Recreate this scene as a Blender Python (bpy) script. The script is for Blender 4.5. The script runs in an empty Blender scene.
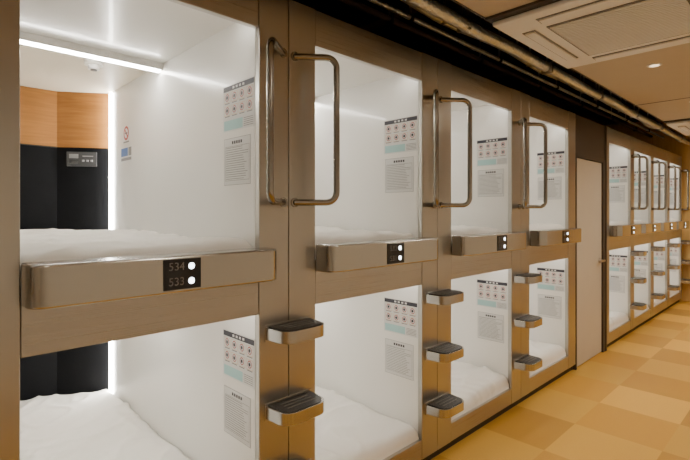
import bpy, math, random
from mathutils import Vector, noise
random.seed(4)
sc = bpy.context.scene
COL = sc.collection

# ------------------------------------------------------------------ materials
def mat(name):
    m = bpy.data.materials.new(name); m.use_nodes = True
    nt = m.node_tree; b = nt.nodes["Principled BSDF"]
    return m, nt, b
def simple(name, col, rough=0.5, metal=0.0, var=0.06, scale=8.0, bump=0.0, bscale=60.0, coat=0.0, spec=0.5):
    m, nt, b = mat(name)
    tc = nt.nodes.new("ShaderNodeTexCoord")
    n = nt.nodes.new("ShaderNodeTexNoise"); n.inputs["Scale"].default_value = scale
    n.inputs["Detail"].default_value = 3
    nt.links.new(tc.outputs["Object"], n.inputs["Vector"])
    mx = nt.nodes.new("ShaderNodeMix"); mx.data_type = 'RGBA'
    mx.inputs[6].default_value = (*[c*(1-var) for c in col], 1)
    mx.inputs[7].default_value = (*[min(1, c*(1+var)) for c in col], 1)
    nt.links.new(n.outputs["Fac"], mx.inputs[0])
    nt.links.new(mx.outputs[2], b.inputs["Base Color"])
    b.inputs["Roughness"].default_value = rough
    b.inputs["Metallic"].default_value = metal
    b.inputs["Coat Weight"].default_value = coat
    b.inputs["Specular IOR Level"].default_value = spec
    if bump > 0:
        n2 = nt.nodes.new("ShaderNodeTexNoise"); n2.inputs["Scale"].default_value = bscale
        nt.links.new(tc.outputs["Object"], n2.inputs["Vector"])
        bp = nt.nodes.new("ShaderNodeBump"); bp.inputs["Strength"].default_value = bump
        bp.inputs["Distance"].default_value = 0.01
        nt.links.new(n2.outputs["Fac"], bp.inputs["Height"])
        nt.links.new(bp.outputs["Normal"], b.inputs["Normal"])
    return m
def emis(name, col, s):
    m, nt, b = mat(name)
    b.inputs["Base Color"].default_value = (*col, 1)
    b.inputs["Emission Color"].default_value = (*col, 1)
    b.inputs["Emission Strength"].default_value = s
    return m
def brushed(name, col, mscale, rough=0.36, metal=0.85, con=0.03):
    m, nt, b = mat(name)
    tc = nt.nodes.new("ShaderNodeTexCoord")
    mp = nt.nodes.new("ShaderNodeMapping"); mp.inputs["Scale"].default_value = mscale
    n = nt.nodes.new("ShaderNodeTexNoise"); n.inputs["Scale"].default_value = 1.0
    n.inputs["Detail"].default_value = 2; n.inputs["Roughness"].default_value = 0.6
    nt.links.new(tc.outputs["Object"], mp.inputs["Vector"])
    nt.links.new(mp.outputs["Vector"], n.inputs["Vector"])
    mx = nt.nodes.new("ShaderNodeMix"); mx.data_type = 'RGBA'
    mx.inputs[6].default_value = (*[c*(1-con) for c in col], 1)
    mx.inputs[7].default_value = (*[c*(1+con) for c in col], 1)
    nt.links.new(n.outputs["Fac"], mx.inputs[0])
    nt.links.new(mx.outputs[2], b.inputs["Base Color"])
    mr = nt.nodes.new("ShaderNodeMapRange")
    mr.inputs["To Min"].default_value = rough-0.02; mr.inputs["To Max"].default_value = rough+0.02
    nt.links.new(n.outputs["Fac"], mr.inputs["Value"])
    nt.links.new(mr.outputs["Result"], b.inputs["Roughness"])
    b.inputs["Metallic"].default_value = metal
    return m

M = {}
M['metalV'] = brushed("brushed_champagne_vertical", (0.46, 0.448, 0.415), (900, 900, 1.5), 0.30, 0.97, 0.05)
M['metalH'] = brushed("brushed_champagne_horizontal", (0.475, 0.462, 0.43), (900, 1.5, 900), 0.28, 0.97, 0.03)
M['ledge'] = brushed("ledge_champagne", (0.47, 0.462, 0.44), (900, 1.5, 900), 0.21, 1.0, 0.03)
M['tube'] = brushed("handle_satin", (0.30, 0.285, 0.255), (300, 300, 300), 0.20, 1.0, 0.03)
M['white'] = simple("capsule_white_panel", (0.81, 0.802, 0.77), 0.25, var=0.015, scale=2, coat=0.2)
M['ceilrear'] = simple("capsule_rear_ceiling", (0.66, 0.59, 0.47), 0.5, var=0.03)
M['black'] = simple("black_fabric_panel", (0.004, 0.0042, 0.005), 0.8, var=0.2, bump=0.2, bscale=300, spec=0.10)
M['dark'] = simple("dark_recess", (0.008, 0.0065, 0.005), 0.7, var=0.3)
M['toe'] = simple("toe_kick_dark", (0.03, 0.026, 0.02), 0.6)
M['plast'] = simple("gloss_black_plastic", (0.005, 0.005, 0.006), 0.15, var=0.05)
M['ctrl'] = simple("control_panel_grey", (0.025, 0.025, 0.027), 0.4, var=0.05)
M['pad'] = simple("step_grip_rubber", (0.02, 0.018, 0.016), 0.4, var=0.2, bump=0.3, bscale=400)
M['sheet'] = simple("white_bed_sheet", (0.77, 0.745, 0.70), 0.9, var=0.02, bump=0.12, bscale=18)
M['strip'] = emis("led_strip", (1.0, 0.97, 0.895), 56)
M['bar'] = emis("led_bar", (1.0, 0.965, 0.885), 62)
M['cove'] = emis("led_cove", (1.0, 0.965, 0.885), 18)  # added fill glow, brightens the front of the side walls
M['btn'] = emis("led_button", (0.85, 0.93, 1.0), 8)
M['down'] = emis("downlight_lens", (1.0, 0.80, 0.52), 2.0)
M['digit'] = simple("number_print", (0.15, 0.145, 0.14), 0.5)
M['paper'] = simple("poster_paper", (0.63, 0.635, 0.625), 0.6, var=0.02)
M['paperdark'] = simple("poster_header", (0.022, 0.022, 0.035), 0.5)
M['ink'] = simple("poster_text_ink", (0.19, 0.19, 0.19), 0.6)
M['red'] = simple("poster_icon_red", (0.36, 0.03, 0.02), 0.6)
M['orange'] = simple("poster_icon_tint", (0.62, 0.42, 0.25), 0.6)
M['teal'] = simple("poster_teal", (0.34, 0.55, 0.55), 0.6)
M['blue'] = simple("sticker_blue", (0.03, 0.11, 0.35), 0.5)
M['door'] = simple("door_greige", (0.54, 0.49, 0.41), 0.45, var=0.03)
M['brown'] = simple("dark_brown_frame", (0.045, 0.033, 0.023), 0.5)
M['ceil'] = simple("ceiling_beige", (0.54, 0.46, 0.34), 0.8, var=0.03)
M['wall'] = simple("wall_warm_beige", (0.66, 0.61, 0.52), 0.75, var=0.03)
M['acw'] = simple("ac_offwhite", (0.84, 0.83, 0.79), 0.45, var=0.02)
M['acg'] = simple("ac_grille_grey", (0.17, 0.16, 0.145), 0.5)
M['foil'] = simple("silver_foil_wrap", (0.70, 0.75, 0.80), 0.30, metal=0.75, var=0.3, scale=30, bump=1.0, bscale=45)
M['beam'] = simple("rusty_brown_steel", (0.08, 0.036, 0.023), 0.6, var=0.3)
M['steel'] = simple("stainless", (0.5, 0.48, 0.45), 0.3, metal=1.0)

def wood(name, c1, c2, sc_):
    m, nt, b = mat(name)
    tc = nt.nodes.new("ShaderNodeTexCoord")
    mp = nt.nodes.new("ShaderNodeMapping"); mp.inputs["Scale"].default_value = sc_
    n = nt.nodes.new("ShaderNodeTexNoise"); n.inputs["Scale"].default_value = 1.5
    n.inputs["Detail"].default_value = 6; n.inputs["Distortion"].default_value = 0.6
    cr = nt.nodes.new("ShaderNodeValToRGB")
    cr.color_ramp.elements[0].position = 0.3; cr.color_ramp.elements[0].color = (*c1, 1)
    cr.color_ramp.elements[1].position = 0.7; cr.color_ramp.elements[1].color = (*c2, 1)
    nt.links.new(tc.outputs["Object"], mp.inputs["Vector"]); nt.links.new(mp.outputs["Vector"], n.inputs["Vector"])
    nt.links.new(n.outputs["Fac"], cr.inputs["Fac"]); nt.links.new(cr.outputs["Color"], b.inputs["Base Color"])
    b.inputs["Roughness"].default_value = 0.6
    b.inputs["Specular IOR Level"].default_value = 0.3
    return m
M['wood'] = wood("light_oak_panel", (0.21, 0.082, 0.014), (0.275, 0.116, 0.024), (3, 3, 40))
M['endwood'] = wood("yellow_oak_wall", (0.68, 0.42, 0.14), (0.78, 0.52, 0.20), (20, 20, 2))

# carpet tile floor
m, nt, b = mat("carpet_tile_checker")
tc = nt.nodes.new("ShaderNodeTexCoord")
ck = nt.nodes.new("ShaderNodeTexChecker"); ck.inputs["Scale"].default_value = 2.0
mp = nt.nodes.new("ShaderNodeMapping"); mp.inputs["Location"].default_value = (0.12, 0.2, 0.13)
nt.links.new(tc.outputs["Object"], mp.inputs["Vector"]); nt.links.new(mp.outputs["Vector"], ck.inputs["Vector"])
ck.inputs["Color1"].default_value = (0.70, 0.385, 0.065, 1); ck.inputs["Color2"].default_value = (0.53, 0.268, 0.038, 1)
sn = nt.nodes.new("ShaderNodeVectorMath"); sn.operation = 'SNAP'; sn.inputs[1].default_value = (0.5, 0.5, 0.5)
nt.links.new(mp.outputs["Vector"], sn.inputs[0])
wn = nt.nodes.new("ShaderNodeTexWhiteNoise"); nt.links.new(sn.outputs[0], wn.inputs["Vector"])
mr = nt.nodes.new("ShaderNodeMapRange"); mr.inputs["To Min"].default_value = 0.85; mr.inputs["To Max"].default_value = 1.12
nt.links.new(wn.outputs["Value"], mr.inputs["Value"])
fn = nt.nodes.new("ShaderNodeTexNoise"); fn.inputs["Scale"].default_value = 160
nt.links.new(tc.outputs["Object"], fn.inputs["Vector"])
mr2 = nt.nodes.new("ShaderNodeMapRange"); mr2.inputs["To Min"].default_value = 0.85; mr2.inputs["To Max"].default_value = 1.15
nt.links.new(fn.outputs["Fac"], mr2.inputs["Value"])
mu = nt.nodes.new("ShaderNodeMath"); mu.operation = 'MULTIPLY'
nt.links.new(mr.outputs[0], mu.inputs[0]); nt.links.new(mr2.outputs[0], mu.inputs[1])
vm = nt.nodes.new("ShaderNodeVectorMath"); vm.operation = 'SCALE'
nt.links.new(ck.outputs["Color"], vm.inputs[0]); nt.links.new(mu.outputs[0], vm.inputs["Scale"])
nt.links.new(vm.outputs[0], b.inputs["Base Color"]); b.inputs["Roughness"].default_value = 0.5
b.inputs["Specular IOR Level"].default_value = 0.3
bp = nt.nodes.new("ShaderNodeBump"); bp.inputs["Strength"].default_value = 0.12; bp.inputs["Distance"].default_value = 0.004
nt.links.new(fn.outputs["Fac"], bp.inputs["Height"]); nt.links.new(bp.outputs["Normal"], b.inputs["Normal"])
M['floor'] = m

# ------------------------------------------------------------------ mesh builder
class MB:
    def __init__(s): s.v = []; s.f = []; s.m = []; s.mats = []
    def mi(s, k):
        if k not in s.mats: s.mats.append(k)
        return s.mats.index(k)
    def face(s, pts, k):
        i = len(s.v); s.v += [tuple(p) for p in pts]; s.f.append(list(range(i, i+len(pts)))); s.m.append(s.mi(k))
    def box(s, x0, x1, y0, y1, z0, z1, k):
        x0, x1 = min(x0, x1), max(x0, x1)
        i = len(s.v)
        s.v += [(x0,y0,z0),(x1,y0,z0),(x1,y1,z0),(x0,y1,z0),(x0,y0,z1),(x1,y0,z1),(x1,y1,z1),(x0,y1,z1)]
        for f in [(0,3,2,1),(4,5,6,7),(0,1,5,4),(1,2,6,5),(2,3,7,6),(3,0,4,7)]:
            s.f.append([i+a for a in f]); s.m.append(s.mi(k))
    def prism(s, poly, z0, z1, k, ktop=None):
        i = len(s.v); n = len(poly)
        s.v += [(p[0], p[1], z0) for p in poly] + [(p[0], p[1], z1) for p in poly]
        s.f.append([i+a for a in reversed(range(n))]); s.m.append(s.mi(k))
        s.f.append([i+n+a for a in range(n)]); s.m.append(s.mi(ktop or k))
        for a in range(n):
            c = (a+1) % n
            s.f.append([i+a, i+c, i+n+c, i+n+a]); s.m.append(s.mi(k))
    def cylx(s, x0, x1, cy, cz, r, k, n=20):
        i = len(s.v)
        for x in (x0, x1):
            for a in range(n):
                t = 2*math.pi*a/n; s.v.append((x, cy+r*math.cos(t), cz+r*math.sin(t)))
        s.f.append([i+a for a in reversed(range(n))]); s.m.append(s.mi(k))
        s.f.append([i+n+a for a in range(n)]); s.m.append(s.mi(k))
        for a in range(n):
            c = (a+1) % n
            s.f.append([i+a, i+c, i+n+c, i+n+a]); s.m.append(s.mi(k))
    def cylz(s, cx, cy, z0, z1, r, k, n=24):
        s.prism([(cx+r*math.cos(2*math.pi*a/n), cy+r*math.sin(2*math.pi*a/n)) for a in range(n)], z0, z1, k)
    def mesh(s, name, sm=False):
        me = bpy.data.meshes.new(name); me.from_pydata(s.v, [], s.f)
        for k in s.mats: me.materials.append(M[k])
        for p, mi in zip(me.polygons, s.m): p.material_index = mi
        me.update()
        if sm:
            smooth(me); me.set_sharp_from_angle(angle=math.radians(35))
        return me
    def obj(s, name, parent=None, bevel=0, loc=(0,0,0), seg=2):
        return place(name, s.mesh(name), parent, bevel, loc, seg)
def place(name, me, parent=None, bevel=0, loc=(0,0,0), seg=2):
    o = bpy.data.objects.new(name, me); COL.objects.link(o); o.location = loc
    if parent: o.parent = parent
    if bevel:
        b = o.modifiers.new("bevel", 'BEVEL'); b.width = bevel; b.segments = seg; b.limit_method = 'ANGLE'
        b.angle_limit = math.radians(50)
    return o
def empty(name, loc=(0,0,0)):
    o = bpy.data.objects.new(name, None); COL.objects.link(o); o.location = loc; o.empty_display_size = 0.1
    return o
def smooth(me):
    for p in me.polygons: p.use_smooth = True
def tube_mesh(name, pts, r, k, res=8):
    cu = bpy.data.curves.new(name, 'CURVE'); cu.dimensions = '3D'; cu.bevel_depth = r; cu.bevel_resolution = res//2
    cu.use_fill_caps = True
    sp = cu.splines.new('POLY'); sp.points.add(len(pts)-1)
    for p, q in zip(sp.points, pts): p.co = (*q, 1)
    o = bpy.data.objects.new("tmp", cu); COL.objects.link(o)
    dg = bpy.context.evaluated_depsgraph_get()
    me = bpy.data.meshes.new_from_object(o.evaluated_get(dg)); me.name = name
    bpy.data.objects.remove(o); me.materials.clear(); me.materials.append(M[k]); smooth(me)
    return me
def text_mesh(txt, size, k):
    cu = bpy.data.curves.new("num", 'FONT'); cu.body = txt; cu.size = size; cu.align_x = 'CENTER'; cu.align_y = 'CENTER'
    o = bpy.data.objects.new("tmp", cu); COL.objects.link(o)
    dg = bpy.context.evaluated_depsgraph_get(); dg.update()
    me = bpy.data.meshes.new_from_object(o.evaluated_get(dg)); me.materials.clear(); me.materials.append(M[k])
    bpy.data.objects.remove(o); return me
def fillet(pts, r, n=8):
    out = [Vector(pts[0])]
    for i in range(1, len(pts)-1):
        p = Vector(pts[i]); a = (Vector(pts[i-1])-p).normalized(); c = (Vector(pts[i+1])-p).normalized()
        ang = a.angle(c); d = r/math.tan(ang/2)
        ctr = p+(a+c).normalized()*(r/math.sin(ang/2)); s0 = p+a*d-ctr; s1 = p+c*d-ctr
        for j in range(n+1):
            out.append(ctr+s0.normalized().slerp(s1.normalized(), j/n)*r)
    out.append(Vector(pts[-1])); return out

# ------------------------------------------------------------------ room constants
W = 0.78
ZTOP = 2.33
CEIL = 2.45
# ------------------------------------------------------------------ shared meshes
def cell_meshes(zf, zc, woodz, tag):
    """sleeping cell, local y 0..W, x 0..-1.98 """
    A = MB()
    t = 0.018
    A.box(-1.80, -0.03, -t, 0, zf-t, zc+t, 'white')
    A.box(-1.98, -1.80, -t, 0, zf-t, zc+t, 'white')
    A.box(-1.80, -0.03, W, W+t, zf-t, zc+t, 'white')
    A.box(-2.0, -0.03, 0, W, zf-t, zf, 'white')
    A.box(-0.94, -0.03, 0, W, zc, zc+t, 'white')
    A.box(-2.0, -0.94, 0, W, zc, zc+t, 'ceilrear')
    shell = A.mesh("shell_"+tag)
    B = MB()
    for (z0, z1, k) in ((zf, woodz, 'black'), (woodz, zc, 'wood')):
        B.box(-2.0, -1.98, 0, 0.51, z0, z1, k)
        B.prism([(-1.98, 0.51), (-1.80, W), (-1.82, W+0.015), (-2.0, 0.51)], z0, z1, k)
    B.box(-1.981, -1.974, 0, 0.51, woodz-0.003, woodz+0.003, 'dark')
    back = B.mesh("back_panel_"+tag)
    C = MB()  # LED strip and bar, plus an added front fill
    C.box(-1.775, -1.735, W-0.012, W-0.002, zf+0.06, zc-0.005, 'strip')
    C.box(-0.955, -0.93, 0.01, W-0.01, zc-0.045, zc-0.036, 'bar')
    C.box(-0.075, -0.055, 0.03, W-0.03, zc-0.022, zc-0.014, 'cove')  # unseen fill added behind the header, lights the front walls
    lights = C.mesh("led_"+tag)
    D = MB()
    D.box(-0.965, -0.92, 0.0, W, zc-0.036, zc, 'white')
    D.box(-0.085, -0.045, 0.02, W-0.02, zc-0.014, zc, 'white')  # backing for the added front fill, hidden by the header
    D.cylz(-1.14, 0.50, zc-0.022, zc, 0.045, 'acw')
    D.cylz(-1.14, 0.50, zc-0.045, zc-0.022, 0.028, 'acw')
    D.cylz(-1.14, 0.50, zc-0.050, zc-0.045, 0.016, 'ctrl')
    beam = D.mesh("light_housing_"+tag)
    E = MB()
    a = Vector((-1.98, 0.51, 0)); bb = Vector((-1.80, W, 0)); d = (bb-a).normalized(); nrm = Vector((d.y, -d.x, 0))
    L = (bb-a).length
    def patch(t0, t1, z0, z1, off0, off1, k):
        p = [a+d*L*t0+nrm*off0, a+d*L*t1+nrm*off0, a+d*L*t1+nrm*off1, a+d*L*t0+nrm*off1]
        E.prism([(q.x, q.y) for q in p], z0, z1, k)
    zb = woodz-0.125
    patch(0.2, 0.76, zb, zb+0.095, 0.0, 0.018, 'ctrl')
    patch(0.25, 0.42, zb+0.052, zb+0.080, 0.018, 0.021, 'ink')
    patch(0.25, 0.42, zb+0.018, zb+0.04, 0.018, 0.021, 'plast')
    for q in (0.5, 0.58, 0.66): patch(q, q+0.035, zb+0.03, zb+0.042, 0.018, 0.028, 'ink')
    patch(0.5, 0.7, zb+0.064, zb+0.070, 0.018, 0.021, 'ink')
    ctrl = E.mesh("control_panel_"+tag)
    return shell, back, lights, beam, ctrl
CELLS = {'up': cell_meshes(1.225, 2.24, 1.87, "upper"), 'lo': cell_meshes(0.145, 1.085, 0.78, "lower")}

def mattress_mesh(ztop, zbot, seed, amp):
    nx, ny = 130, 60; v = []; f = []
    for i in range(nx+1):
        for j in range(ny+1):
            y = 0.006+(W-0.012)*j/ny
            xe = 1.955 if y < 0.50 else 1.955-(y-0.50)/0.27*0.185
            x = 0.02+(xe-0.02)*i/nx
            w = noise.noise(Vector((x*1.6+seed, y*2.2, seed)))
            rid = 1-abs(noise.noise(Vector((x*2.6+w*1.3, y*3.0+w+seed*3, 1.7))))*2
            rid2 = 1-abs(noise.noise(Vector((x*7+w*3, y*4+w*2+seed, 4.2))))*2.2
            h = amp*(0.8*w+0.5*max(0, rid)**4+0.30*max(0, rid2)**4)
            e = min(x-0.02, 0.07)/0.07; h2 = -0.055*(1-math.sqrt(max(0, 1-(1-e)**2)))
            ee = min(min(y-0.006, W-0.006-y), 0.03)/0.03; h3 = -0.012*(1-math.sqrt(max(0, 1-(1-ee)**2)))
            v.append((-x, y, ztop-amp*0.4+h+h2+h3))
    def id(i, j): return i*(ny+1)+j
    for i in range(nx):
        for j in range(ny): f.append((id(i,j), id(i,j+1), id(i+1,j+1), id(i+1,j)))
    ring = [id(0,j) for j in range(ny+1)]+[id(i,ny) for i in range(1,nx+1)]+[id(nx,j) for j in range(ny-1,-1,-1)]+[id(i,0) for i in range(nx-1,0,-1)]
    base = len(v)
    for q in ring: v.append((v[q][0], v[q][1], zbot))
    n = len(ring)
    for a in range(n):
        c = (a+1) % n; f.append((ring[c], ring[a], base+a, base+c))
    f.append([base+a for a in range(n)])
    me = bpy.data.meshes.new("mattress"); me.from_pydata(v, [], f); me.materials.append(M['sheet']); smooth(me); me.update()
    return me

def rounded(x1, y0, y1, r, n=8):
    p = [(0, y0)]
    for a in range(n+1):
        t = -math.pi/2+a*math.pi/2/n; p.append((x1-r+r*math.cos(t), y0+r+r*math.sin(t)))
    for a in range(n+1):
        t = a*math.pi/2/n; p.append((x1-r+r*math.cos(t), y1-r+r*math.sin(t)))
    p.append((0, y1)); return p
PX = 0.112
A = MB(); A.prism(rounded(PX, 0.0, W+0.03, 0.055, 14), 1.18, 1.30, 'ledge'); ledge_me = A.mesh("front_ledge", True)
A = MB()
A.box(PX-0.0005, PX+0.003, 0.0, 0.125, 1.192, 1.290, 'plast')
for z in (1.265, 1.217):
    A.cylx(PX+0.002, PX+0.0045, 0.092, z, 0.0105, 'btn')
plate_me = A.mesh("number_plate")
def step_mesh():
    A = MB()
    p = []
    x1, hw, r = 0.130, 0.12, 0.055
    p.append((0, -hw))
    for a in range(9):
        t = -math.pi/2+a*math.pi/2/8; p.append((x1-r+r*math.cos(t), -hw+0.008+r+r*math.sin(t)))
    for a in range(9):
        t = a*math.pi/2/8; p.append((x1-r+r*math.cos(t), hw-0.008-r+r*math.sin(t)))
    p.append((0, hw))
    A.prism(p, -0.024, 0.024, 'ledge')
    q = [(0.008+(x*0.89), y*0.90) for x, y in p]
    A.prism(q, 0.024, 0.028, 'pad')
    for i in range(3):
        xx = 0.035+i*0.024; A.box(xx, xx+0.005, -0.07, 0.07, 0.028, 0.0305, 'acg')
    A.box(0.0, 0.006, -0.12, 0.12, -0.034, 0.034, 'metalH')
    return A.mesh("step", True)
STEP = step_mesh()
def handle(sgn):
    zt, zb = 2.095, 1.48
    pts = fillet([(0, 0, zt), (0.11, sgn*0.14, zt), (0.11, sgn*0.14, zb), (0, 0, zb)], 0.045)
    return tube_mesh("grab_bar", pts, 0.0138, 'tube', 12)
HL, HR = handle(-1), handle(1)
A = MB()
for z in (2.095, 1.48): A.cylx(0.0, 0.006, 0, z, 0.020, 'tube')
ROS = A.mesh("rosettes")
def icon(A, cx, cz, r, k, y):
    n = 14
    for rr, kk, yy in ((r, k, y), (r*0.76, 'paper', y-0.0003), (r*0.5, 'paperdark', y-0.0006)):
        A.face([(cx+rr*math.cos(2*math.pi*a/n), yy, cz+rr*math.sin(2*math.pi*a/n)) for a in range(n)], kk)
def poster_rules():
    A = MB(); w, h = 0.25, 0.20
    A.box(-w/2, w/2, -0.001, 0.0, -h/2, h/2, 'paper')
    y = -0.0014
    def q(x0, x1, z0, z1, k, yy=y): A.face([(x0, yy, z0), (x1, yy, z0), (x1, yy, z1), (x0, yy, z1)], k)
    q(-w/2+.004, w/2-.004, h/2-.026, h/2-.004, 'paperdark')
    for i in range(4): q(-0.045+i*0.026, -0.03+i*0.026, h/2-.02, h/2-.01, 'paper', y-0.0003)
    for r in range(2):
        for c in range(4):
            cx = -w/2+0.036+c*0.059; cz = h/2-0.052-r*0.056
            q(cx-.025, cx+.025, cz-.022, cz+.020, 'orange', y)
            q(cx-.023, cx+.023, cz-.020, cz+.018, 'paper', y-0.0002)
            icon(A, cx, cz+0.000, 0.016, 'red', y-0.0004)
            q(cx-.02, cx+.02, cz-.028, cz-.024, 'ink')
    q(-w/2+.008, w/2-.09, -h/2+.006, -h/2+.048, 'teal')
    for i in range(5): q(w/2-.082, w/2-.01, -h/2+.010+i*.008, -h/2+.0125+i*.008, 'ink')
    return A.mesh("poster_rules")
def poster_info():
    A = MB(); w, h = 0.21, 0.20
    A.box(-w/2, w/2, -0.001, 0.0, -h/2, h/2, 'paper')
    y = -0.0014
    def q(x0, x1, z0, z1, k): A.face([(x0, y, z0), (x1, y, z0), (x1, y, z1), (x0, y, z1)], k)
    for i in range(5): q(-0.04+i*0.017, -0.028+i*0.017, h/2-.026, h/2-.013, 'paperdark')
    R = random.Random(2)
    for i in range(15):
        z = h/2-0.042-i*0.0095; e = w/2-0.015-R.random()*0.05
        q(-w/2+.015, e, z, z+.0022, 'ink')
    q(-w/2+.01, -w/2+.0115, -h/2+.02, h/2-.036, 'ink'); q(w/2-.0115, w/2-.01, -h/2+.02, h/2-.036, 'ink')
    q(-w/2+.01, w/2-.01, h/2-.0365, h/2-.035, 'ink'); q(-w/2+.01, w/2-.01, -h/2+.0185, -h/2+.02, 'ink')
    for (a0, a1, b0, b1) in ((-w/2, w/2, -h/2, -h/2+.0015), (-w/2, w/2, h/2-.0015, h/2), (-w/2, -w/2+.0015, -h/2, h/2), (w/2-.0015, w/2, -h/2, h/2)): q(a0, a1, b0, b1, 'ink')
    return A.mesh("poster_info")
PR, PI_ = poster_rules(), poster_info()
def sticker_mesh():
    A = MB(); A.box(-.07, .07, -0.001, 0, -.055, .055, 'paper')
    n = 20
    for rr, kk, yy in ((.045, 'red', -.0014), (.031, 'paper', -.0017)):
        A.face([(rr*math.cos(2*math.pi*a/n), yy, .008+rr*math.sin(2*math.pi*a/n)) for a in range(n)], kk)
    A.face([(-.026, -.002, .030), (.022, -.002, -.022), (.030, -.002, -.014), (-.018, -.002, .038)], 'red')
    A.face([(-.022, -.0022, .004), (.022, -.0022, .004), (.022, -.0022, .012), (-.022, -.0022, .012)], 'paperdark')
    A.face([(-.05, -.0014, -.052), (.05, -.0014, -.052), (.05, -.0014, -.042), (-.05, -.0014, -.042)], 'ink'); return A.mesh("no_smoking")
def sticker2_mesh():
    A = MB(); A.box(-.10, .10, -0.001, 0, -.05, .05, 'paper')
    A.face([(-.09, -.0014, -.01), (.03, -.0014, -.01), (.03, -.0014, .042), (-.09, -.0014, .042)], 'blue')
    A.face([(.04, -.0014, -.01), (.09, -.0014, -.01), (.09, -.0014, .042), (.04, -.0014, .042)], 'ink')
    A.face([(-.09, -.0014, -.038), (.09, -.0014, -.038), (.09, -.0014, -.020), (-.09, -.0014, -.020)], 'ink'); return A.mesh("evac_sticker")
ST1, ST2 = sticker_mesh(), sticker2_mesh()

MATS_UP = [mattress_mesh(1.325, 1.227, s, 0.025) for s in (1.3, 4.7, 8.1)]
MATS_LO = [mattress_mesh(0.265, 0.147, s, 0.036) for s in (2.2, 6.4, 9.9)]

num = [534]
def column(y0, idx, nl=0.145, nr=0.145):
    g = 0.0015
    f = empty("capsule_front_frame", (0, y0, 0))
    A = MB()
    A.box(-0.03, 0, -nl+g, 0, 0.06, ZTOP, 'metalV')
    A.box(-0.03, 0, W, W+nr-g, 0.06, ZTOP, 'metalV')
    A.obj("posts", f, 0.003)
    A = MB()
    A.box(-0.03, -0.002, g, W-g, 2.17, ZTOP-0.002, 'metalH')
    A.box(-0.03, -0.002, g, W-g, 1.034, 1.232, 'metalH')
    A.box(-0.03, -0.002, g, W-g, 0.06, 0.17, 'metalH')
    A.obj("rails", f, 0.003)
    A = MB()
    A.box(-0.06, -0.035, -nl, W+nr, 0.0, 0.12, 'toe')
    A.box(-0.033, -0.0305, -nl, -0.02, 0.06, ZTOP-0.01, 'dark'); A.box(-0.033, -0.0305, W+0.02, W+nr, 0.06, ZTOP-0.01, 'dark')
    A.obj("plinth", f)
    place("front_ledge", ledge_me, f, 0.007, (0, 0, 0), 3)
    place("number_plate", plate_me, f, 0.002, (0, 0.352, 0))
    for z in (1.265, 1.217):
        t = place("digits", text_mesh(str(num[0]), 0.036, 'digit'), f, 0, (PX+0.0038, 0.352+0.042, z))
        t.rotation_euler = (math.radians(90), 0, math.radians(90)); num[0] -= 1
    for tag in ('up', 'lo'):
        c = empty("sleeping_capsule", (0, y0, 0))
        sh, bk, li, be, ct = CELLS[tag]
        for nme, me in (("shell", sh), ("back_panel", bk), ("led_lights", li), ("light_housing", be), ("control_panel", ct)):
            place(nme, me, c)
        ms = (MATS_UP if tag == 'up' else MATS_LO)[idx % 3]
        place("mattress", ms, None, 0, (0, y0, 0))
        zz = (1.885, 1.655) if tag == 'up' else (0.83, 0.585)
        place("notice_poster", PR, None, 0, (-0.155, y0+W, zz[0]))
        place("notice_poster", PI_, None, 0, (-0.165, y0+W, zz[1]))
        if tag == 'up':
            place("no_smoking_sticker", ST1, None, 0, (-1.48, y0+W, 1.925))
            place("information_sticker", ST2, None, 0, (-1.48, y0+W, 1.80))
def ladder(yc):
    for s, me in ((-1, HL), (1, HR)):
        h = empty("grab_handle", (0, yc+s*0.03, 0))
        place("bar", me, h); place("mounts", ROS, h)
    for z in (0.955, 0.640, 0.335):
        place("climbing_step", STEP, None, 0.004, (0, yc, z), 3)

P1 = 1.07
num[0] = 536
for k in range(-1, 4):
    y0 = 0.24+P1*k
    column(y0, k+3, nr=0.145 if k < 3 else 0.17)
    if 0 <= k < 3: ladder(y0+W+0.145)
P2 = 0.93
for k in range(4):
    y0 = 5.36+P2*k
    column(y0, k, nl=0.075, nr=0.075)
    ladder(y0+W+0.075)

A = MB(); A.box(-2.05, -0.03, 4.40, 4.42, 0, ZTOP, 'brown'); A.obj("trim_1")
A = MB(); A.box(-2.05, 0.0, 5.245, 5.283, 0, ZTOP, 'brown'); A.obj("trim_2")

d = empty("door_1")
A = MB(); A.box(-0.06, -0.02, 4.455, 5.175, 0.008, 1.94, 'door'); A.obj("leaf", d, 0.003)
A = MB()
A.box(-0.08, -0.005, 4.421, 4.450, 0, 1.975, 'brown'); A.box(-0.08, -0.005, 5.18, 5.244, 0, 1.975, 'brown'); A.box(-0.08, -0.005, 4.45, 5.18, 1.945, 1.975, 'brown')
A.obj("jamb", d, 0.002)
A = MB(); A.cylx(-0.02, -0.01, 5.11, 0.95, 0.028, 'steel'); A.cylx(-0.01, 0.03, 5.11, 0.95, 0.010, 'steel'); A.box(0.02, 0.034, 5.0, 5.12, 0.94, 0.96, 'steel')
A.obj("lever", d, 0.002)
A = MB(); A.box(-0.08, -0.01, 4.421, 5.244, 1.976, ZTOP, 'brown'); A.obj("trim_3")

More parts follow.
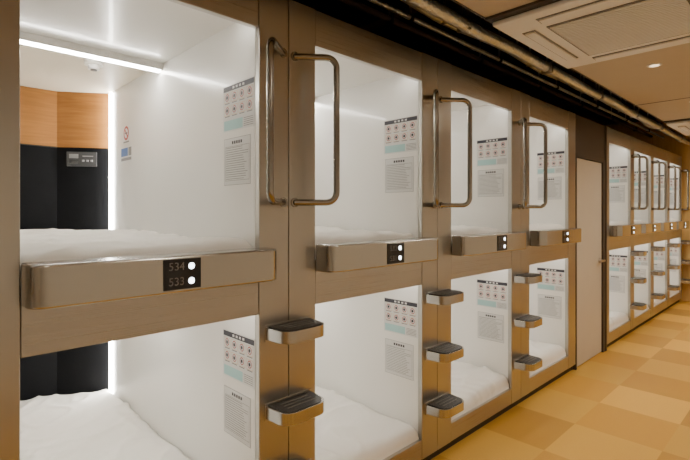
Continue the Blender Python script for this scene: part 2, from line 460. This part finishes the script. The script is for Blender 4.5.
# ------------------------------------------------------------------ room shell
YA, YB, XW = -2.6, 9.12, 2.6
A = MB(); A.box(-2.1, XW, YA, YB, -0.05, 0, 'floor'); A.obj("floor")
A = MB(); A.box(-2.2, -2.1, YA, YB, 0, 3.1, 'dark'); A.obj("wall_west")
A = MB(); A.box(XW, XW+0.1, YA, YB, 0, 3.1, 'wall'); A.obj("wall_east")
A = MB(); A.box(-2.2, XW+0.1, YA-0.1, YA, 0, 3.1, 'wall'); A.obj("wall_south")
A = MB(); A.box(-2.2, XW+0.1, YB, YB+0.1, 0, 3.1, 'endwood'); A.obj("wall_north")
A = MB(); A.box(-2.2, XW+0.1, YA-0.1, YB+0.1, 3.1, 3.2, 'dark'); A.obj("ceiling_slab")
A = MB(); A.box(0.33, XW, YA, YB, CEIL, CEIL+0.03, 'ceil')
A.box(0.32, 0.33, YA, YB, CEIL-0.004, CEIL+0.03, 'brown')
A.obj("ceiling")

def ac(x0, x1, y0, y1):
    e = empty("ceiling_air_conditioner")
    A = MB(); z = CEIL
    A.box(x0-0.015, x1+0.045, y0-0.045, y1+0.045, z-0.014, z-0.001, 'brown'); A.obj("gap_frame", e)
    A = MB(); A.box(x0, x1, y0, y1, z-0.040, z-0.014, 'acw'); A.obj("panel", e, 0.008)
    A = MB(); c = 0.2
    for (a0, a1, b0, b1) in ((x0+c, x1-c, y0+0.07, y0+0.14), (x0+c, x1-c, y1-0.14, y1-0.07), (x0+0.07, x0+0.14, y0+c, y1-c), (x1-0.14, x1-0.07, y0+c, y1-c)):
        A.box(a0, a1, b0, b1, z-0.043, z-0.039, 'acg')
        A.box(a0+.009, a1-.009, b0+.012, b1-.010, z-0.049, z-0.043, 'acw')
    A.obj("louvres", e)
    A = MB(); A.box(x0+c, x1-c, y0+c, y1-c, z-0.045, z-0.039, 'acg')
    n = 26; s = (y1-y0-2*c-0.03)/n
    for j in range(n):
        A.box(x0+c+.012, x1-c-.012, y0+c+.015+j*s, y0+c+.015+j*s+s*0.55, z-0.051, z-0.045, 'acw')
    A.obj("grille", e)
ac(0.345, 1.33, 2.23, 3.26)
ac(0.345, 1.33, 6.15, 7.2)
A = MB()
for y in (1.8, 5.0, 7.4): A.box(0.33, XW, y, y+0.014, CEIL-0.002, CEIL, 'brown')
A.obj("trim_4")

def run(name, x, z, r, k, y0=YA+0.1, y1=YB-0.1, wob=0.0, seed=0):
    pts = []
    n = 60 if wob else 2
    for i in range(n+1):
        y = y0+(y1-y0)*i/n
        pts.append((x+wob*noise.noise(Vector((y*1.5, seed, 0))), y, z+wob*noise.noise(Vector((y*1.5, seed, 5)))))
    e = empty(name)
    place("run", tube_mesh("run", pts, r, k), e)
    A = MB()
    y = y0+0.2
    while y < y1:
        A.box(x-0.006, x+0.006, y, y+0.012, z, 3.1, 'steel'); A.box(x-r-.004, x+r+.004, y-0.004, y+0.02, z-r-0.004, z+r+0.004, 'steel' if r > .02 else 'dark'); y += 1.15
    A.obj("hangers", e)
run("insulated_pipe", 0.13, 2.51, 0.036, 'foil', wob=0.03, seed=3)
run("insulated_pipe", 0.00, 2.58, 0.024, 'foil', wob=0.03, seed=8)
run("conduit_pipe", -0.25, 2.66, 0.016, 'foil')
run("conduit_pipe", -0.42, 2.70, 0.02, 'beam')
run("cable_bundle", 0.25, 2.64, 0.014, 'dark', wob=0.05, seed=11)
run("cable_bundle", -0.1, 2.72, 0.02, 'beam', wob=0.05, seed=21)
for i, y in enumerate([-1.2, 0.6, 2.4, 4.2, 6.0, 7.8]):
    A = MB(); A.box(-2.1, 0.31, y, y+0.10, 2.78, 2.80, 'beam'); A.box(-2.1, 0.31, y+0.045, y+0.055, 2.8, 3.09, 'beam'); A.box(-2.1, 0.31, y, y+0.10, 3.08, 3.10, 'beam'); A.obj("ceiling_joist")

def spot(x, y, power):
    e = empty("ceiling_downlight")
    A = MB(); A.cylz(x, y, CEIL-0.006, CEIL-0.001, 0.045, 'acw'); A.cylz(x, y, CEIL-0.008, CEIL-0.006, 0.028, 'down'); A.obj("fixture", e)
    l = bpy.data.lights.new("lamp", 'SPOT'); l.energy = power; l.color = (1.0, 0.91, 0.77); l.spot_size = math.radians(165); l.spot_blend = 1.0
    l.shadow_soft_size = 0.03
    o = bpy.data.objects.new("lamp", l); COL.objects.link(o); o.location = (x, y, CEIL-0.02); o.parent = e
for y, p in ((-1.8, 42), (-0.3, 54), (1.3, 66), (3.75, 66), (5.3, 66), (7.6, 66)): spot(1.65 if y < 3 else 1.5, y, p)
for y, p in ((3.72, 26), (5.2, 26), (8.2, 55)): spot(0.75, y, p)

w = bpy.data.worlds.new("world"); sc.world = w; w.use_nodes = True
w.node_tree.nodes["Background"].inputs[0].default_value = (1, 0.85, 0.7, 1)
w.node_tree.nodes["Background"].inputs[1].default_value = 0.05

cd = bpy.data.cameras.new("camera"); cam = bpy.data.objects.new("camera", cd); COL.objects.link(cam)
cam.location = (1.54, 0, 1.44); cam.rotation_euler = (math.radians(90), 0, math.radians(45.92))
cd.lens = 24.0; cd.sensor_width = 36; cd.shift_y = -18/690; cd.clip_start = 0.02
sc.camera = cam
